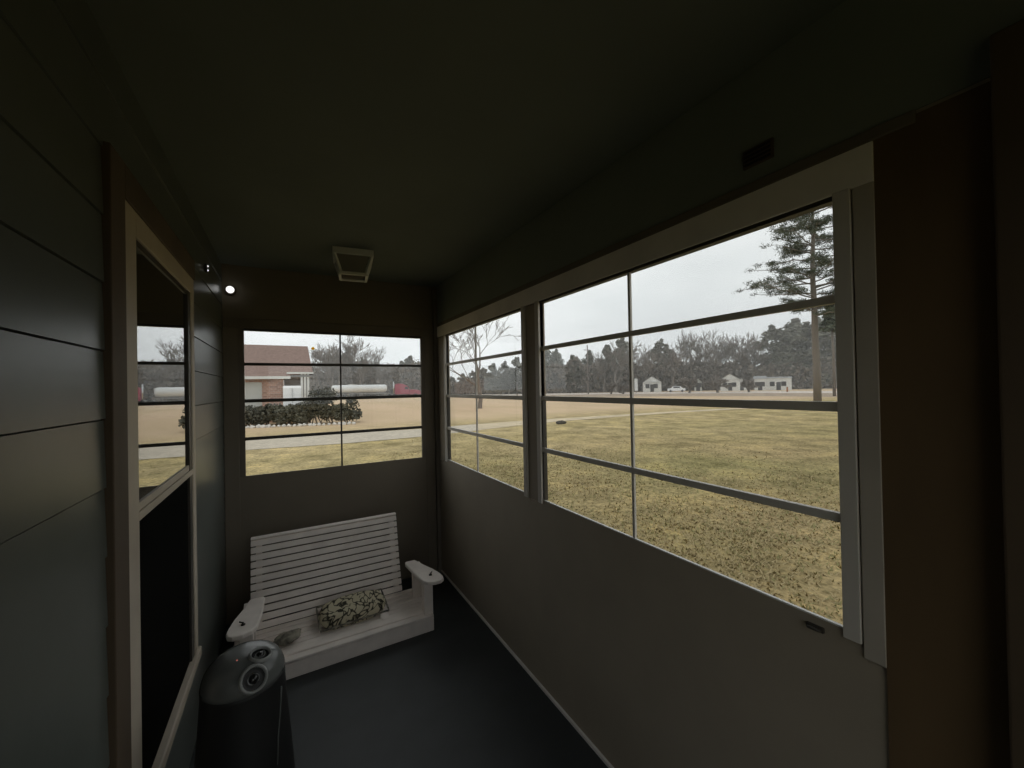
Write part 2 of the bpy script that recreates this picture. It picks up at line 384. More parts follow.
f = MB(); f.lathe([(.0,0),(.0115,0),(.0115,.0012),(0,.0012)], 20, (0,0,0), mat=Matrix.Rotation(R(90),3,'X')); om = M['orange']; tb = om.node_tree.nodes.new('ShaderNodeBsdfTranslucent'); tb.inputs[0].default_value = (1,.72,.12,1)
om.node_tree.links.new(tb.outputs[0], om.node_tree.nodes['Material Output'].inputs[0])
o = f.build('round_sticker', om); o.location = (.182, YF+.0065, 1.993)
tag(o, 'tiny round orange sticker on the top pane of the end window', 'sticker')

# ------------------------------------------------------------------ porch swing bench
SW = empty('porch_swing', (.277, 2.634, 0), R(.6))
tag(SW, 'white slatted wooden porch swing resting on dark floor by end wall', 'porch swing')
HW = 1.158/2
f = MB(); f.box(-HW,HW,0,.028,.0,.092); f.build('front_rail', M['white'], SW, .004)
f = MB(); f.box(-HW,-HW+.03,.028,.45,.0,.10); f.box(HW-.03,HW,.028,.45,.0,.10); f.box(-.02,.02,.028,.45,.01,.11); f.box(-HW,HW,.42,.45,.0,.10)
f.build('seat_frame', M['white'], SW, .003)
ys = [-.012,.040,.092,.144,.196,.248,.300,.352]
for i, y in enumerate(ys):
    z = .128 - .012*math.sin(PI*min(1,(i)/7)) if i else .116
    f = MB(); f.box(-HW+.004,HW-.004,y,y+.0475,z-.018,z); f.build('seat_slat', M['white'], SW, .005)
def backp(q):   # point along the curved back, q 0..1
    v = .388 + .153*(q + .10*math.sin(PI*q)); z = .132 + .533*q; return v, z
NS = 12
for i in range(NS):
    q0, q1 = i/NS + .005, (i+1)/NS - .009
    (v0,z0),(v1,z1) = backp(q0), backp(q1)
    d = Vector((0, v1-v0, z1-z0)).normalized(); n = Vector((0, d.z, -d.y))
    if i == NS-1: # rolled top slat
        v1 += .006; z1 -= .004
    p = [Vector((0,v0,z0)), Vector((0,v1,z1))]
    vs = []
    for x in (-.497,.466):
        vs += [p[0]+Vector((x,0,0)), p[1]+Vector((x,0,0)), p[1]+n*.018+Vector((x,0,0)), p[0]+n*.018+Vector((x,0,0))]
    f = MB(); f.add(vs, [(0,3,2,1),(4,5,6,7),(0,1,5,4),(1,2,6,5),(2,3,7,6),(3,0,4,7)]); f.build('back_slat', M['white'], SW, .004)
(va_,za_) = backp(1.0); f = MB()
f.add([(x,v,z) for x in (-.497,.466) for v,z in ((va_+.002,za_+.003),(va_+.016,za_+.013),(va_+.042,za_+.010),(va_+.040,za_-.008),(va_+.014,za_-.012))],
      [(0,1,2,3,4),(9,8,7,6,5),(0,5,6,1),(1,6,7,2),(2,7,8,3),(3,8,9,4),(4,9,5,0)]); f.build('top_slat', M['white'], SW, .004)
for x in (-.45, .43):
    f = MB()
    for i in range(6):
        q0, q1 = i/6*.97, (i+1)/6*.97
        (v0,z0),(v1,z1) = backp(q0), backp(q1)
        f.bar((x, v0+.036, z0-.004), (x, v1+.036, z1-.004), .035, .034, up=(0,1,0))
    f.build('back_rib', M['white'], SW)
for sx in (-1,1):
    xo = lambda e: sx*(HW+e) + (.045 if sx < 0 else .012)
    poly = []
    stations = [(.335,-.115,-.045),(.30,-.125,-.035),(.20,-.120,-.012),(.10,-.115,.018),(.02,-.108,.036),(-.04,-.098,.043),(-.075,-.075,.035),(-.095,-.035,.010)]
    for v, i_, o_ in stations: poly.append((xo(o_), v))
    for v, i_, o_ in reversed(stations): poly.append((xo(i_), v))
    if sx < 0: poly = poly[::-1]
    f = MB(); f.prism(list(reversed(poly)), .352, .378, lambda x, y, z: (x, y, z - .010*max(0,(y-.1)/.25))); arm = f.build('armrest', M['white'], SW, .007)
    f = MB(); f.lathe([(.011,0),(.011,.004),(0,.005)], 14, (xo(-.03),.01,.378)); f.tube([(xo(-.03),.01,.378),(xo(-.03),.01,.392)], .004, 8)
    f.tube([(xo(-.03),.01,.389),(xo(-.012),.03,.389)], .0035, 6); f.build('bolt', M['bolt'], arm)
    for v, wd in ((.012,.075),(.262,.06)):
        f = MB()
        for k in range(5):
            za, zb = .02+.333*k/5, .02+.333*(k+1)/5
            wa = wd*(1-.18*math.sin(PI*k/5)); wb = wd*(1-.18*math.sin(PI*(k+1)/5))
            x0, x1 = xo(-.074), xo(-.014) ; x0, x1 = min(x0,x1), max(x0,x1)
            f.add([(x0,v,za),(x1,v,za),(x1,v+wa,za),(x0,v+wa,za),(x0,v,zb),(x1,v,zb),(x1,v+wb,zb),(x0,v+wb,zb)],
                  [(0,3,2,1),(4,5,6,7),(0,1,5,4),(1,2,6,5),(2,3,7,6),(3,0,4,7)])
        f.build('arm_post', M['white'], SW)

# pillow leaning in the seat
def cushion(lx, ly, lz, seed, n=22):
    vs = []; fs = []
    for side in (1,-1):
        for i in range(n+1):
            for j in range(n+1):
                u, v = i/n*2-1, j/n*2-1
                e = (max(0,1-u**4)*max(0,1-v**4))**.5
                pin = 1 - .07*(u*u*v*v)*2 + .03*(1-abs(u))*0
                w_ = noise.noise(Vector((u*2.1+seed, v*2.3, side*1.3)))*.18*e
                vs.append((u*lx*.5*(1-.06*v*v)*pin, v*ly*.5*(1-.06*u*u)*pin, side*lz*.5*(e+w_) ))
        b = 0 if side == 1 else (n+1)**2
        for i in range(n):
            for j in range(n):
                q = [b+i*(n+1)+j, b+(i+1)*(n+1)+j, b+(i+1)*(n+1)+j+1, b+i*(n+1)+j+1]
                fs.append(q if side == 1 else q[::-1])
    return vs, fs
pl = empty('throw_pillow', (.370, 2.885, .172), R(3))
tag(pl, 'cream throw pillow with dark leafy pattern lying on the swing seat', 'pillow')
f = MB(); vs, fs = cushion(.43,.21,.13,3); rot = Matrix.Rotation(R(16),3,'X') 
f.add([rot @ Vector(v) for v in vs], fs, True); f.build('cover', M['pillow'], pl)
f = MB(); f.tube([rot @ Vector((.216*math.cos(a_)/max(abs(math.cos(a_)),abs(math.sin(a_)))*.985, .107*math.sin(a_)/max(abs(math.cos(a_)),abs(math.sin(a_)))*.985, 0)) for a_ in [2*PI*k/48 for k in range(49)]], .006, 6)
f.build('piping', M['cloth'], pl)
f = MB(); vs, fs = cushion(.055,.10,.012,5,8); f.add([Vector((.175,-.12,-.042)) + (Matrix.Rotation(R(12),3,'X') @ Vector(v)) for v in vs], fs, True); f.build('tie', M['white'], pl)
f = MB(); f.ellipsoid((0,0,0), (.075,.055,.022), 20, 12, .5, 4)
cl = f.build('crumpled_rag', M['cloth'], None); cl.location = (-.02, 2.80, .150); cl.rotation_euler = (0,0,R(15))
tag(cl, 'small crumpled grey rag at the left end of the swing seat', 'rag')

# ------------------------------------------------------------------ black floor unit with two round speakers
SC = Vector((-.138, 1.62, 0))
sp = empty('tower_speaker', SC, 0)
tag(sp, 'black rounded tower speaker with two ringed cones on its domed top', 'speaker')
Z0, DH, DR, DP = .660, .122, .120, .66
dome = [(DR*math.cos(R(a_))**DP if a_ < 90 else 0, Z0+DH*math.sin(R(a_))**DP) for a_ in (1,3,6,10,15,21,28,35,42,49,56,63,70,76,81,85,88,90)]
prof = [(0,0.0),(.165,0),(.168,.02),(.160,.12),(.148,.30),(.136,.46),(.126,.58),(.1215,.645)] + [p for p in dome if p[1] < .706] + [(.09,.705),(0,.705)]
f = MB(); f.lathe(prof, 48); f.build('body', M['black'], sp)
pr = [(r_+.0016, z_+.001) for r_, z_ in dome if z_ > .698]; pr = [(pr[0][0]-.004, pr[0][1]-.002)] + pr[:-1] + [(0, pr[-1][1])]
f = MB(); f.lathe(pr, 48); f.build('hood', M['hood'], sp)
def ringed(p, n, r):
    q = Vector(n).normalized().to_track_quat('Z','Y').to_matrix(); p = Vector(p) - Vector(n)*.004
    f = MB(); f.lathe([(r*.76,-.012),(r*.78,.007),(r*.88,.012),(r,.008),(r*1.06,-.02)], 32, p, mat=q); rg = f.build('speaker_ring', M['ring'], sp)
    f = MB(); f.lathe([(r*.78,.004),(r*.45,.0045),(r*.36,.004),(r*.34,.006),(r*.2,.011),(0,.012)], 32, p, mat=q); f.build('cone', M['cone'], rg)
RINGS = [((.0331,-.102,.741),(.272,-.838,.473),.040),((.048,-.0375,.7766),(.214,-.167,.963),.033)]; LEDP = (-.0159,-.0395,.7805)
for r_ in RINGS: ringed(*r_)
f = MB(); f.ellipsoid(LEDP, (.002,.002,.002), 8, 6); f.build('power_light', M['redled'], sp)
f = MB(); f.tube([Vector((math.cos(R(a_))*(r_+.001), math.sin(R(a_))*(r_+.001), z_)) for a_, r_, z_ in ((-28,.1215,.66),(-31,.123,.62),(-36,.126,.57),(-42,.131,.52),(-47,.138,.44))], .0025, 6); f.build('seam', M['hood'], sp)

# ------------------------------------------------------------------ outdoors
G = -.35
def polar(px, t, z=G):   # a point t metres out on the bearing of column px (bearing measured once, kept as a direction)
    u = (px-512)/394.12; return Vector((t*(.4957+.8685*u), t*(.8685-.4957*u), z))
def top(y, px, t): return CH - G + t*((387 - .0191*(px-512)) - y)/394.12
f = MB(); n = 60
gx = [-160 + 420*i/n for i in range(n+1)]; gy = [-60 + 320*i/n for i in range(n+1)]
f.add([(x,y,G) for y in gy for x in gx], [(j*(n+1)+i, j*(n+1)+i+1, (j+1)*(n+1)+i+1, (j+1)*(n+1)+i) for j in range(n) for i in range(n)])
struct(f, 'ground', M['lawn'])
# winter grass: loose tufts standing out of the turf near the porch
for nm, mk_, n_, sd, lab in (('dry_grass','straw',60000,31,'dry straw coloured grass tufts over the near lawn'),('green_grass','blade',26000,32,'short olive green grass tufts over the near lawn')):
    rg = random.Random(sd); f = MB()
    for _ in range(n_):
        x = 2.4 + 15*rg.random()**1.25; y = rg.uniform(-1.5,15.5)
        k = noise.noise(Vector((x*.5,y*.5,sd)))
        if k < rg.uniform(-.55,.25) or rg.random() > math.exp(-(math.hypot(x-3,y-3)/5.5)**2): continue
        for _b in range(3):
            a1 = rg.random()*2*PI; h = rg.uniform(.015,.05); ln = rg.uniform(.02,.06); wv = rg.uniform(.006,.014)
            c = Vector((x+rg.gauss(0,.05), y+rg.gauss(0,.05), G)); dx = Vector((math.cos(a1), math.sin(a1), 0)); sd_ = Vector((-dx.y, dx.x, 0))*wv
            f.add([c-sd_, c+sd_, c+dx*ln+Vector((0,0,h))], [(0,1,2)])
    o = f.build(nm, M[mk_]); tag(o, lab, 'grass', kind='stuff')
# gravel drive passing in front of the neighbour's house
def ribbon(near, far, z, name, m):
    f = MB(); k = len(near)
    vs = [(x,y,z) for x,y in near] + [(x,y,z) for x,y in far]
    f.add(vs, [(i,i+1,k+i+1,k+i) for i in range(k-1)]); return struct(f, name, m)
ribbon([(-30,17.5),(-12,17.0),(-1.3,16.4),(1.85,16.0),(4.9,16.2),(7.8,16.9)],
       [(-30,21.5),(-12,20.8),(-1.6,20.2),(2.3,19.6),(5.7,19.4),(9.0,19.8)], G+.012, 'path', M['gravel'])
ribbon([(7.8,16.9),(11.7,18.0),(16.7,18.2),(22.6,18.2),(29,17.6),(40,15)], [(9.0,19.8),(12.2,20.0),(17.2,19.6),(22.9,19.3),(29.4,18.6),(41,16)], G+.012, 'path', M['track'])
# county road along the trees
a_ = [polar(x, t) for x, t in ((180,128),(330,112),(420,104),(480,98),(560,92),(660,84),(760,74),(860,62),(960,48))]
b_ = [p*1.0 + Vector((p.x,p.y,0)).normalized()*16 for p in a_]
ribbon([(p.x,p.y) for p in a_], [(p.x,p.y) for p in b_], G+.02, 'road', M['road'])
c_ = [p - Vector((p.x,p.y,0)).normalized()*20 for p in a_]
ribbon([(p.x,p.y) for p in c_[3:]], [(p.x,p.y) for p in a_[3:]], G+.015, 'field', M['ditch'])

# ---- neighbour's brick house
hs = empty('brick_house', (0,30,G)); tag(hs, 'brick house with brown shingle roof and white garage door', 'house')
hb = -G
f = MB(); f.box(-12,-.245,0,9,0,2.58+hb); f.build('wall', M['brick'], hs)
f = MB(); e = 2.62+hb; r = 5.12+hb
f.add([(-12.6,-.55,e),(.20,-.55,e),(.20,-.2,e+.177),(1.54,-.2,e+.177),(1.42,4.4,r),(-12.6,4.4,r),(-12.6,9.5,e),(1.3,9.5,e)],
      [(0,1,2,3,4,5),(5,4,7,6),(3,7,4),(0,5,6)]); f.box(-12.6,.2,-.5,.0,e-.1,e-.02); f.build('roof', M['roof'], hs)
f = MB(); f.box(.0,1.52,-.15,4.3,2.62+hb,2.72+hb); f.build('porch_ceiling', M['hgrey'], hs)
f = MB(); f.box(-12.6,.20,-.60,-.54,e-.16,e+.02); f.build('fascia', M['hwhite'], hs)
f = MB(); f.box(-.02,1.56,-.27,-.2,2.80+hb,2.92+hb); f.build('porch_fascia', M['hwhite'], hs)
f = MB(); f.box(-5.2,-1.41,-.04,.02,0,2.27+hb)
for k in range(1,4): f.box(-5.2,-1.41,-.05,-.03,(2.27+hb)*k/4-.02,(2.27+hb)*k/4+.02)
f.build('garage_door', M['garage'], hs)
for x in (.86,1.05,1.24):
    f = MB(); f.box(x-.065,x+.065,-.1,.03,0,2.8+hb); f.build('porch_post', M['hwhite'], hs)
f = MB(); f.box(-.2,1.5,4.2,4.3,0,2.9+hb); f.build('porch_back_wall', M['hgrey'], hs)
f = MB(); f.lathe([(.06,0),(.06,.5)], 10, (-3.2,3.6,r-.5)); f.build('roof_vent', M['hwhite'], hs)

# ---- white van parked beside the house
def vehicle_wheel(mb, c, r, w_, ax='y'):
    m_ = Matrix.Rotation(R(90),3,'X') if ax == 'y' else Matrix.Rotation(R(90),3,'Y')
    mb.lathe([(0,-w_/2),(r*.85,-w_/2),(r,-w_/2*.7),(r,w_/2*.7),(r*.85,w_/2),(0,w_/2)], 20, c, mat=m_)
va = empty('van', (.27, 27.9, G), R(0)); tag(va, 'white van parked before the brick house porch behind the shrubs', 'van')
f = MB(); S_ = .62
f.prism([(0,.35),(-.03,1.2),(.06,2.2),(.16,2.35),(2.6,2.35),(2.9,1.5),(3.4,1.2),(3.4,.35)], -.80*S_, .80*S_, lambda x, y, z: (z, x, y)); f.build('body', M['van'], va, .06)
f = MB(); f.box(-.006,.006,-.04,.05,.5,2.2); f.build('door_seam', M['hgrey'], va)
f = MB(); f.add([(-.40,2.68,2.2),(.40,2.68,2.2),(.42,2.92,1.52),(-.42,2.92,1.52)], [(0,1,2,3)]); f.build('windshield', M['carglass'], va)
f = MB(); f.tube([(0,-.06,1.15),(0,-.07,1.25)], .05, 10); f.build('handle', M['chrome'], va)
for sx in (-1,1):
    for y in (.55,2.7): f = MB(); vehicle_wheel(f, (sx*.44,y,.3), .3, .18, 'x'); f.build('wheel', M['tyre'], va)

# ---- foliage generators
def leaf_cloud(mb, cs, n, size, rg, flat=1.0, long=1.0):
    for _ in range(n):
        c, r = rg.choice(cs)
        d = Vector((rg.gauss(0,1), rg.gauss(0,1), rg.gauss(0,1))).normalized() * (rg.random()**.45)
        p = Vector((c[0]+d.x*r[0], c[1]+d.y*r[1], c[2]+d.z*r[2]))
        s_ = size*rg.uniform(.6,1.4)
        a1 = Vector((rg.gauss(0,1), rg.gauss(0,1), rg.gauss(0,1)*flat)).normalized()
        b1 = a1.cross(Vector((rg.gauss(0,1), rg.gauss(0,1), rg.gauss(0,1)))).normalized()
        mb.add([p - a1*s_*long*.5, p + b1*s_*.5, p + a1*s_*long*.5, p - b1*s_*.5], [(0,1,2,3)])

def branches(mb, tw, p, d, L, r, lev, rg, up=.12, spread=.55, kids=3, minr=.012, maxlev=5):
    n = 3; pts = [p]; dd = d.copy()
    for i in range(n):
        dd = (dd + Vector((rg.gauss(0,.14), rg.gauss(0,.14), rg.gauss(0,.08)+up*.3))).normalized(); pts.append(pts[-1] + dd*L/n)
    rr = [max(minr, r*(1-.45*i/n)) for i in range(n+1)]
    (mb if lev < 2 else tw).tube(pts, rr, 6 if lev < 1 else (4 if lev < 3 else 3), caps=False)
    if lev >= maxlev: return
    k = kids + (1 if rg.random() < .4 else 0)
    for j in range(k):
        t_ = rg.uniform(.35,1) if j else 1.0
        i = min(n-1, int(t_*n)); q = pts[i].lerp(pts[i+1], t_*n-i) if i < n else pts[n]
        ax = Vector((rg.gauss(0,1), rg.gauss(0,1), rg.gauss(0,.5))).normalized()
        nd = (dd + ax*spread*rg.uniform(.6,1.5)).normalized()
        nd = (nd + Vector((0,0,up))).normalized()
        branches(mb, tw, q, nd, L*rg.uniform(.58,.82), rr[-1]*.72, lev+1, rg, up, spread, kids, minr, maxlev)

def bare_tree(seed, h, trunk_frac=.28, spread=.55, kids=3, minr=.014, maxlev=5, rad=None, up=.14, bark='palebark'):
    rg = random.Random(seed); tr, tw = MB(), MB()
    L = h*trunk_frac; rad = rad or h*.018
    branches(tr, tw, Vector((0,0,-.1)), Vector((0,0,1)), L, rad, 0, rg, up, spread, kids, minr, maxlev)
    root = empty('bare_tree'); tr.build('trunk', M[bark], root); tw.build('twigs', M['twig'], root)
    zt = max(v[2] for v in tw.v); k = h/zt
    for ch in root.children:
        for v in ch.data.vertices: v.co *= k
    return root

def evergreen(seed, h, w_, m, n=2600, size=.5, trunk=True, low=.12):
    rg = random.Random(seed); root = empty('evergreen_tree'); f = MB(); cs = []
    for i in range(44):
        z = h*(low + (1-low)*rg.random()**1.1); k = (1-((z/h)-.40)**2*2.4)
        k = max(.18, k); a1 = rg.random()*2*PI; q = rg.random()**.5*w_*.40*k
        cs.append(((q*math.cos(a1), q*math.sin(a1), min(z, h*.95)), (w_*.25*k, w_*.25*k, h*.085)))
    leaf_cloud(f, cs, n, size, rg, .6); f.build('foliage', M[m], root)
    f = MB(); f.tube([(0,0,-.1),(0,0,h*.5),(0,0,h*.9)], [h*.018,h*.013,h*.004], 7); f.build('trunk', M['bark'], root)
    return root

def at(o, p, s=1.0, rz=0, sz=None):
    o.location = p; o.scale = (s,s,sz or s); o.rotation_euler = (0,0,rz); return o

# ---- the near pine
pine = empty('pine_tree', polar(817, 37)); tag(pine, 'tall pine tree with tufted branches at the lawn edge', 'tree')
rg = random.Random(21); tr, nd = MB(), MB(); PH = 26.0
trunk = [(0,0,-.1),(.05,0,3),(-.05,.05,6),(-.15,0,9),(-.25,.05,12),(-.1,0,15),(0,0,19),(0,0,PH)]
tr.tube(trunk, [.33,.30,.27,.24,.20,.15,.08,.03], 10)
limb_specs = []
z = 8.0
while z < PH-.4:
    z += rg.uniform(.09,.25); 
    fr = (z-8.0)/(PH-8.0); Lb = (6.0 - 4.6*fr**2.2)*rg.uniform(.45,1.12)
    if z < 9.2: Lb *= .7
    limb_specs.append((z, rg.random()*2*PI, Lb))
for z, az, Lb in limb_specs:
    x0 = Vector((-.15,0,z)); dr = Vector((math.cos(az), math.sin(az), rg.uniform(-.05,.25)))
    pts = [x0]; 
    for k in range(1,6): pts.append(x0 + Vector((dr.x*Lb*k/5, dr.y*Lb*k/5, dr.z*Lb*k/5 - .10*Lb*(k/5)**2*0 + rg.gauss(0,.06))))
    tr.tube(pts, [.07,.06,.05,.04,.025,.012], 5, caps=False)
    for k in range(11):
        t_ = rg.uniform(.30,1.0); i = min(4, int(t_*5)); b0 = pts[i].lerp(pts[i+1], t_*5-i)
        sd = Vector((-dr.y, dr.x, 0))*rg.uniform(-1,1)*Lb*.20 + Vector((0,0,rg.uniform(-.05,.3)))
        c = b0 + sd; tr.tube([b0, c], [.02,.008], 3, caps=False)
        for _ in range(52):
            d = Vector((rg.gauss(0,1), rg.gauss(0,1), rg.gauss(0,.75)+.25)).normalized()
            o_ = c + Vector((rg.gauss(0,.22), rg.gauss(0,.22), rg.gauss(0,.09)))
            sdv = d.cross(Vector((rg.gauss(0,1), rg.gauss(0,1), rg.gauss(0,1)))).normalized()*.028
            q = o_ + d*rg.uniform(.16,.34); nd.add([o_-sdv, o_+sdv, q], [(0,1,2)])
tr.build('trunk', M['palebark'], pine); nd.build('needles', M['needle'], pine)

# ---- single bare tree on the lawn beyond the corner window
bt = bare_tree(14, 10.6, .15, .60, 2, .009, 6, .12, .07); at(bt, polar(479, 38)); tag(bt, 'leafless spreading tree standing alone past the gravel track', 'tree')

# ---- distant tree line
protoB = [bare_tree(100+i, 13, .24, .55, 3, .022, 5) for i in range(3)]
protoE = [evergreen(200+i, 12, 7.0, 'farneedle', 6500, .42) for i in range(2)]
def line_tree(kind, px, t, ytop, label, group=None, proto=None, wide=1.0):
    lst = protoB if kind == 'b' else protoE
    src = lst[proto if proto is not None else rnd.randrange(len(lst))]
    o = src if not src.get('label') else copy_tree(src)
    h = top(ytop, px, t); h0 = 13 if kind == 'b' else 12
    o.location = polar(px, t); o.scale = (h/h0*wide, h/h0*wide, h/h0); o.rotation_euler = (0,0,rnd.random()*6.28)
    for k in ('group','label'):
        if k in o: del o[k]
    tag(o, label, 'tree', group); return o
LB = 'bare grey winter tree in the distant woods across the road'; GB = 'bare trees in the distant woods'
LE = 'dark evergreen in the distant woods across the road'; GE = 'evergreens in the distant woods'
for px, yt in ((604,350),(616,340),(634,346),(645,343),(672,342),(684,336),(694,330),(704,340),(712,328),(722,335),(733,338),(745,332),(752,338),(759,333),(840,340),(872,338),(905,342),(940,336),(985,340),(1040,338)):
    line_tree('b', px, 112+rnd.uniform(-6,8), yt, LB, GB)
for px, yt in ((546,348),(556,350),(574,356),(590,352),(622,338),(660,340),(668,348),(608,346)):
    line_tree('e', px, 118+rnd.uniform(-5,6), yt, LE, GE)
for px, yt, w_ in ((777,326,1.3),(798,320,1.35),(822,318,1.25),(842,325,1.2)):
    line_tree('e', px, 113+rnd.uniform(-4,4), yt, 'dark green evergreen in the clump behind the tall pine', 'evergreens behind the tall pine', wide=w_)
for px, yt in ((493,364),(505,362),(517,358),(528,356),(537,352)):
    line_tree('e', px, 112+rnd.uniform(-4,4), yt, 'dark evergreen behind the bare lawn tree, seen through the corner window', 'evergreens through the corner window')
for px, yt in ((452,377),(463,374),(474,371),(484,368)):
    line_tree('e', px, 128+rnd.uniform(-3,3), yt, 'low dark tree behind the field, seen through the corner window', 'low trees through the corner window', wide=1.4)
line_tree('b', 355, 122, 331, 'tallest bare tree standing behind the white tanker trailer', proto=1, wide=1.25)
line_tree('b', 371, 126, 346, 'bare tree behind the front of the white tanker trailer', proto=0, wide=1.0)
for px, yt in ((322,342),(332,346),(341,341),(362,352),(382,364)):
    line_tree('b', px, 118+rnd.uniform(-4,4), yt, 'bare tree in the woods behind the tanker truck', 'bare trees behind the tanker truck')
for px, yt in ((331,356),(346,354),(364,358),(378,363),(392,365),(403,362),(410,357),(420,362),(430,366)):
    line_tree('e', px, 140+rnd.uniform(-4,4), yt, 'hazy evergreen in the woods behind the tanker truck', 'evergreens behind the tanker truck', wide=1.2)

# uncountable brush filling the woods' floor
rg = random.Random(9); f = MB()
for px0, px1, t0, t1, hmax, n in ((300,445,118,150,12,14000),(440,545,118,135,6,7000),(545,770,110,132,11,26000),(750,900,104,124,9,12000)):
    for _ in range(n):
        px = rg.uniform(px0,px1); t_ = rg.uniform(t0,t1); p = polar(px,t_) 
        hm = hmax*(.75+.35*noise.noise(Vector((px*.06, 0, 3)))); p.z = G + hm*rg.random()
        s_ = rg.uniform(.3,.75); a1 = Vector((rg.gauss(0,1),rg.gauss(0,1),rg.gauss(0,1.6))).normalized(); b1 = a1.cross(Vector((rg.gauss(0,1),rg.gauss(0,1),rg.gauss(0,1)))).normalized()
        f.add([p-a1*s_, p+b1*s_*.45, p+a1*s_, p-b1*s_*.45], [(0,1,2,3)])
o = f.build('undergrowth', M['brush']); tag(o, 'grey brown brush filling the floor of the distant woods', 'undergrowth', kind='stuff')

# ---- shrubs by the house, with stone edging
def shrub(px, Yt, w_, h, label, group=None, seed=0, name='shrub'):
    rg = random.Random(300+seed); root = empty(name, polar(px, Yt/(.8685-.4957*(px-512)/394.12))); f = MB()
    cs = [((rg.uniform(-.32,.32)*w_, rg.uniform(-.3,.3)*w_, h*rg.uniform(.22,.78)), (w_*.25, w_*.25, h*.22)) for _ in range(9)]
    leaf_cloud(f, cs, 1500, .14, rg); f.build('foliage', M['shrub'], root)
    f = MB()
    for k in range(4): f.tube([(rg.uniform(-.1,.1)*w_, rg.uniform(-.1,.1)*w_, -.05), (rg.uniform(-.3,.3)*w_, rg.uniform(-.3,.3)*w_, h*.6)], [.035,.012], 4, caps=False)
    f.build('stems', M['bark'], root); tag(root, label, 'shrub', group); return root
LS = 'dark green shrub in the stone edged bed before the brick house'; GS = 'shrubs in the bed before the brick house'
for i, (px, Yt, w_, h) in enumerate(((238,27.9,2.2,1.3),(247,27.8,2.0,1.35),(258,28.0,1.7,1.0),(268,27.7,1.8,1.6),(277,27.4,1.5,1.45),(286,27.0,1.5,1.1),(294,27.0,1.6,1.45),(302,26.8,1.5,1.2),(309,26.8,1.6,1.75))):
    shrub(px, Yt, w_, h, LS, GS, i)
shrub(318, 26.7, 2.0, 2.35, 'tallest dark shrub, right of the white porch posts', None, 21)
shrub(331, 26.5, 1.5, 1.3, 'low shrub between the tallest shrub and the last rounded one', None, 22)
shrub(348, 26.1, 1.8, 1.45, 'rounded dark shrub at the right end of the stone edged bed', None, 23)
rg = random.Random(4); st = None
ends = [(-6.5,26.6),(-2.2,26.4),(.6,25.6),(3.6,24.6)]
pts = []
for (x0,y0),(x1,y1) in zip(ends, ends[1:]):
    k = int(math.hypot(x1-x0,y1-y0)/.26)
    for i in range(k): pts.append((x0+(x1-x0)*i/k, y0+(y1-y0)*i/k))
protos = []
for i in range(3):
    f = MB(); f.ellipsoid((0,0,0), (.12,.10,.085), 10, 7, .6, i+1); protos.append(f.mesh('edging_stone', M['stone']))
for i, (x,y) in enumerate(pts):
    o = bpy.data.objects.new('edging_stone', protos[i%3]); C.objects.link(o); o.location = (x+rg.uniform(-.03,.03), y+rg.uniform(-.05,.05), G+.05); o.rotation_euler = (0,0,rg.random()*6)
    k = rg.uniform(.8,1.35); o.scale = (k,k,k); tag(o, 'pale stone in the row edging the shrub bed', 'stone', 'stones edging the shrub bed')

# ---- red tractor unit with a white tanker trailer
ang = R(29.71) + math.atan((378-512)/394.12)
tk = empty('tanker_truck', polar(378, 97), -ang); tk.scale = (1,1,.84); tag(tk, 'red truck pulling a long white tanker trailer on the far road', 'truck')
def S(px): return (px-378)*.262
f = MB(); m_ = Matrix.Rotation(R(90),3,'Y')
f.lathe([(0,S(338)),(.9,S(338)+.1),(1.1,S(338)+.5),(1.1,S(386)-.5),(.9,S(386)-.1),(0,S(386))], 24, (0,0,2.75), mat=m_); f.build('tank', M['tank'], tk)
f = MB(); f.box(S(340),S(386),-.5,.5,1.15,1.5); f.box(S(386),S(420),-.45,.45,.75,1.05); f.build('chassis', M['hgrey'], tk)
f = MB(); f.box(S(352),S(359),-.35,.35,3.75,4.0); f.build('hatch', M['tank'], tk)
f = MB(); f.prism([(S(393),.9),(S(393),3.7),(S(396),4.1),(S(401),3.85),(S(405.5),3.05),(S(406),.9)], -1.2, 1.2, lambda x,y,z: (x,z,y)); f.build('cab', M['red'], tk, .05)
f = MB(); f.prism([(S(406),.8),(S(406),2.25),(S(414),2.1),(S(416.5),1.8),(S(417),.8)], -.95, .95, lambda x,y,z: (x,z,y)); f.build('bonnet', M['red'], tk, .08)
f = MB(); f.box(S(402),S(405),-1.22,-1.19,2.35,3.1); f.build('side_window', M['carglass'], tk)
f = MB(); f.tube([(S(392),-1.1,1.0),(S(392),-1.1,4.6)], .13, 10); f.build('exhaust_stack', M['chrome'], tk)
f = MB(); f.box(S(417),S(419),-1.1,1.1,.5,1.1); f.build('bumper', M['chrome'], tk)
for px in (344,349,388,393,412):
    for y in (-.95,.95): f = MB(); vehicle_wheel(f, (S(px),y,.52), .52, .4); f.build('wheel', M['tyre'], tk)

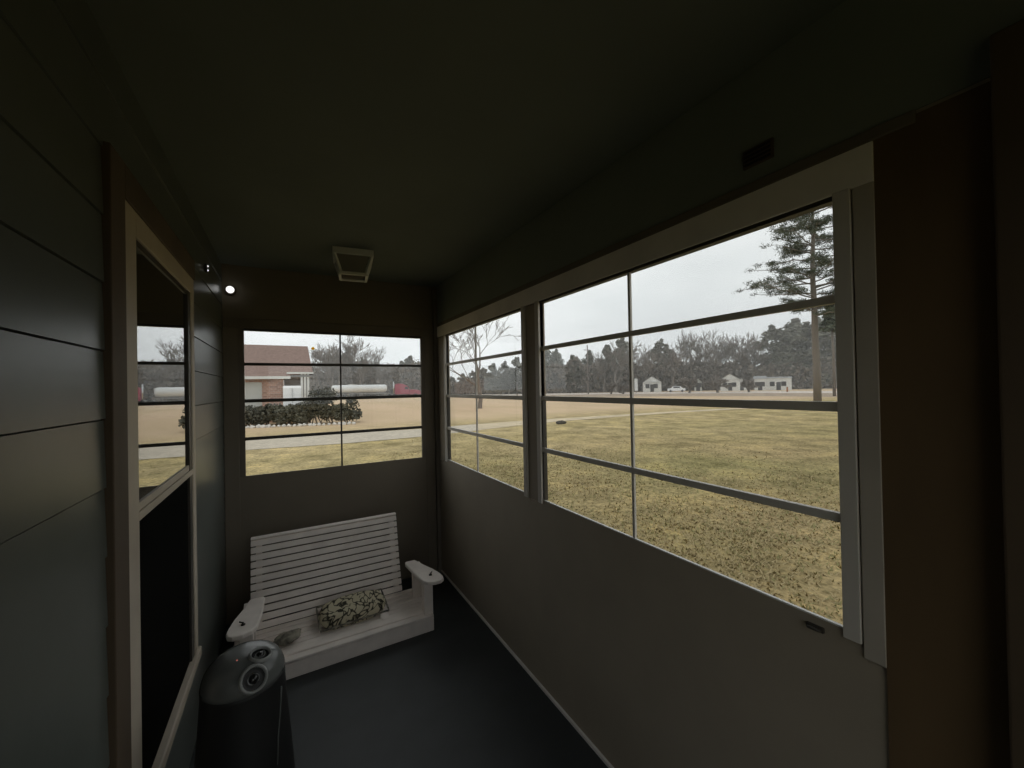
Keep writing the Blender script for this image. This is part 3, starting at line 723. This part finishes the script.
# ---- far buildings
def far_house(px, t, wd, hw_, hr, label, name='far_house', roofm='hgrey', gable=True, wallm='hwhite'):
    ang = R(29.71) + math.atan((px-512)/394.12)
    o = empty(name, polar(px,t), -ang); tag(o, label, 'house')
    MB().box(-wd/2,wd/2,0,5,0,hw_).build('wall', M[wallm], o)
    f = MB()
    if gable:
        f.add([(-wd/2-.2,-.3,hw_-.05),(0,-.3,hr),(wd/2+.2,-.3,hw_-.05),(-wd/2-.2,5.3,hw_-.05),(0,5.3,hr),(wd/2+.2,5.3,hw_-.05)], [(0,1,4,3),(1,2,5,4),(0,3,5,2)])
        f.build('roof', M[roofm], o)
        f = MB(); f.add([(-wd/2,-.02,hw_),(wd/2,-.02,hw_),(0,-.02,hr-.1)], [(0,1,2)]); f.add([(-wd/2,.05,hw_),(wd/2,.05,hw_),(0,.05,hr-.1)], [(0,2,1)]); f.build('gable', M[wallm], o)
    else:
        f.add([(-wd/2-.2,-.3,hw_-.05),(wd/2+.2,-.3,hw_-.05),(wd/2+.2,5.3,hw_-.05),(-wd/2-.2,5.3,hw_-.05),(-wd/2-.2,2.5,hr),(wd/2+.2,2.5,hr)], [(0,1,5,4),(2,3,4,5),(0,4,3),(1,2,5),(0,3,2,1)])
        f.build('roof', M[roofm], o)
    for k, x in enumerate((-wd*.25, wd*.2)):
        MB().box(x-.5,x+.5,-.06,.05,1.0,2.1).build('window', M['hdark'], o)
    MB().box(-.45,.45,-.07,.05,.05,2.0).build('door', M['hdark'], o)
    return o
far_house(652, 104, 4.6, 2.6, 4.2, 'small white gabled house at the foot of the woods')
far_house(730, 100, 4.4, 2.9, 4.4, 'white gabled house between bare roadside bushes')
far_house(741.5, 99, 2.2, 2.4, 3.2, 'narrow white shed right beside the white gabled house', 'white_shed')
far_house(760, 97, 2.4, 2.9, 3.6, 'small white outbuilding left of the long white trailer house', 'white_outbuilding', gable=False)
far_house(778.5, 96, 5.2, 3.0, 3.3, 'long white trailer house left of the pine trunk', 'trailer_house', gable=False)
far_house(506, 116, 2.2, 1.6, 2.6, 'tiny white shed seen through the corner window', 'white_shed')
far_house(698, 104, 1.8, 2.4, 3.3, 'small pale shed left of the roadside bushes', 'pale_shed', wallm='garage')
far_house(392, 128, 8.5, 2.6, 6.6, 'grey gabled barn behind the red truck cab', 'grey_barn', wallm='hgrey')
f = MB()
ca = empty('parked_car', polar(676,98), -(R(29.71)+math.atan((676-512)/394.12))); tag(ca, 'pale car parked right of the small white gabled house', 'car')
f.prism([(-2,.3),(-2,.85),(-1.2,.95),(-.7,1.45),(.9,1.45),(1.5,.95),(2.1,.85),(2.1,.3)], -.8,.8, lambda x,y,z:(x,z,y)); f.build('body', M['van'], ca, .05)
MB().box(-.65,.85,-.82,-.79,1.0,1.35).build('window', M['carglass'], ca)
for x in (-1.3,1.4):
    for y in (-.7,.7): f = MB(); vehicle_wheel(f, (x,y,.32), .32, .2); f.build('wheel', M['tyre'], ca)

# ---- roadside bushes, poles and posts
def bush(px, t, h, w_, label, seed):
    o = bare_tree(seed, h, .12, .75, 4, .022, 4, .06, .10, 'bark'); o.name = 'roadside_bush'; o.location = polar(px,t); o.scale = (w_,w_,1); tag(o, label, 'bush'); return o
bush(611, 88, 2.6, 1.3, 'bare round bush by the road, left of the white sign', 41)
bush(623, 86, 2.2, 1.3, 'low bare bush beside the white sign at the road', 42)
bush(689, 84, 3.4, 1.2, 'bare bush by the road between the two white gabled houses', 43)
bush(718, 82, 4.0, 1.4, 'largest bare roadside bush, before the white gabled house', 44)
bush(749, 82, 2.8, 1.2, 'bare bush between the narrow white shed and small outbuilding', 45)
up_ = empty('utility_pole', polar(588, 92)); tag(up_, 'wooden utility pole with crossarm against the distant woods', 'pole')
f = MB(); f.tube([(0,0,-.1),(0,0,top(345,588,92))], [.16,.11], 8); f.build('shaft', M['pole'], up_)
f = MB(); z = top(350,588,92); f.box(-1.1,1.1,-.06,.06,z-.07,z+.07); f.build('crossarm', M['pole'], up_)
up_ = empty('fence_post', polar(517, 90)); tag(up_, 'slim dark post by the road, seen through the corner window', 'post')
f = MB(); f.tube([(0,0,-.1),(0,0,2.9)], .10, 8); f.build('shaft', M['pole'], up_); f = MB(); f.box(-.15,.15,-.15,.15,2.9,3.05); f.build('cap', M['hgrey'], up_)
sg = empty('road_sign', polar(636, 90), -R(46)); tag(sg, 'blank white upright sign beside the road', 'sign')
f = MB(); f.box(-.35,.35,-.04,.04,.6,3.4); f.build('board', M['hwhite'], sg); f = MB(); f.box(-.05,.05,-.03,.03,-.1,.6); f.build('post', M['pole'], sg)
mk = empty('marker_post', polar(787, 78)); tag(mk, 'short rust orange marker post by the road near the pine', 'post')
f = MB(); f.tube([(0,0,-.1),(0,0,.9)], .16, 8); f.build('shaft', mat('marker_orange', (.35,.14,.04), .8), mk); f = MB(); f.lathe([(.16,.9),(.12,1.0),(0,1.02)], 8); f.build('cap', M['hdark'], mk)
f = MB(); f.ellipsoid((0,0,0), (.26,.18,.13), 16, 10, .5, 8); o = f.build('rock', mat('dark_rock', (.05,.045,.035), .9)); o.location = Vector((12.6,16.9,G+.06)); tag(o, 'dark low rock on the lawn beside the gravel track', 'rock')
tr2 = empty('pine_tree', polar(834, 52)); tag(tr2, 'slender pale tree trunk just right of the tall pine', 'tree')
f = MB(); f.tube([(0,0,-.1),(.05,0,5),(0,.1,10)], [.20,.17,.10], 8); f.build('trunk', M['palebark'], tr2)
f = MB(); leaf_cloud(f, [((.0,0,9+k*.7),(1.6-.2*k,1.6-.2*k,.5)) for k in range(5)], 1200, .4, random.Random(3)); f.build('needles', M['needle'], tr2)

# ---- damp winter haze lying over the far fields
hm = bpy.data.materials.new('haze'); hm.use_nodes = True; nt = hm.node_tree; nt.nodes.clear()
out = nt.nodes.new('ShaderNodeOutputMaterial'); vs_ = nt.nodes.new('ShaderNodeVolumeScatter')
vs_.inputs['Color'].default_value = (.95,.925,.88,1); vs_.inputs['Density'].default_value = HAZE; vs_.inputs['Anisotropy'].default_value = 0
nt.links.new(vs_.outputs[0], out.inputs['Volume'])
f = MB(); f.add([(p.x,p.y,z) for z in (G+.03, 24) for p in (polar(60,50),polar(1000,30),polar(1000,160),polar(60,170))], [(0,3,2,1),(4,5,6,7),(0,1,5,4),(1,2,6,5),(2,3,7,6),(3,0,4,7)])
hz = f.build('haze', hm); tag(hz, 'thin grey winter haze over the far fields and woods', 'haze', kind='stuff')

# ------------------------------------------------------------------ sky, sun, camera
w = bpy.data.worlds.new('sky'); bpy.context.scene.world = w; w.use_nodes = True; nt = w.node_tree; nt.nodes.clear()
out = nt.nodes.new('ShaderNodeOutputWorld'); bg = nt.nodes.new('ShaderNodeBackground')
tc = nt.nodes.new('ShaderNodeTexCoord'); mp = nt.nodes.new('ShaderNodeMapping'); mp.inputs['Scale'].default_value = (1.2,1.2,3.5)
nz = nt.nodes.new('ShaderNodeTexNoise'); nz.inputs['Scale'].default_value = 1.6; nz.inputs['Detail'].default_value = 4
rp = nt.nodes.new('ShaderNodeValToRGB'); rp.color_ramp.elements[0].position = .35; rp.color_ramp.elements[1].position = .68
rp.color_ramp.elements[0].color = (.76,.80,.815,1); rp.color_ramp.elements[1].color = (.90,.93,.94,1)
nt.links.new(tc.outputs['Generated'], mp.inputs[0]); nt.links.new(mp.outputs[0], nz.inputs['Vector']); nt.links.new(nz.outputs['Fac'], rp.inputs[0])
dt = nt.nodes.new('ShaderNodeVectorMath'); dt.operation = 'DOT_PRODUCT'; dt.inputs[1].default_value = (-.05,.98,.2); nt.links.new(tc.outputs['Generated'], dt.inputs[0])
mr = nt.nodes.new('ShaderNodeMapRange'); mr.inputs[1].default_value = .55; mr.inputs[2].default_value = 1.0; mr.inputs[3].default_value = 1.0; mr.inputs[4].default_value = 1.25; nt.links.new(dt.outputs['Value'], mr.inputs[0])
vm = nt.nodes.new('ShaderNodeVectorMath'); vm.operation = 'SCALE'; nt.links.new(rp.outputs[0], vm.inputs[0]); nt.links.new(mr.outputs[0], vm.inputs['Scale'])
nt.links.new(vm.outputs[0], bg.inputs[0]); bg.inputs[1].default_value = 1.1; nt.links.new(bg.outputs[0], out.inputs[0])
w.cycles.sampling_method = 'MANUAL'; w.cycles.sample_map_resolution = 256

cam = bpy.data.cameras.new('camera'); co = bpy.data.objects.new('camera', cam); C.objects.link(co)
cam.sensor_width = 36; cam.lens = 394.12/1024*36; cam.clip_start = .02; cam.clip_end = 1000
yaw, pit, rol = .5186, .0077, -.0191
F = Vector((math.sin(yaw)*math.cos(pit), math.cos(yaw)*math.cos(pit), math.sin(pit))); Rr = Vector((math.cos(yaw), -math.sin(yaw), 0)); U = Rr.cross(F)
R2 = Rr*math.cos(rol) + U*math.sin(rol); U2 = -Rr*math.sin(rol) + U*math.cos(rol)
m4 = Matrix((R2, U2, -F)).transposed().to_4x4(); m4.translation = (0,0,CH); co.matrix_world = m4
sc = bpy.context.scene; sc.camera = co
sc.view_settings.view_transform = 'Standard'; sc.view_settings.look = 'None'; sc.view_settings.exposure = 0; sc.view_settings.gamma = 1; sc.view_settings.use_curve_mapping = False
sc.cycles.use_denoising = True; sc.cycles.max_bounces = 10; sc.cycles.diffuse_bounces = 6; sc.cycles.transparent_max_bounces = 16
sc.cycles.caustics_reflective = False; sc.cycles.caustics_refractive = False
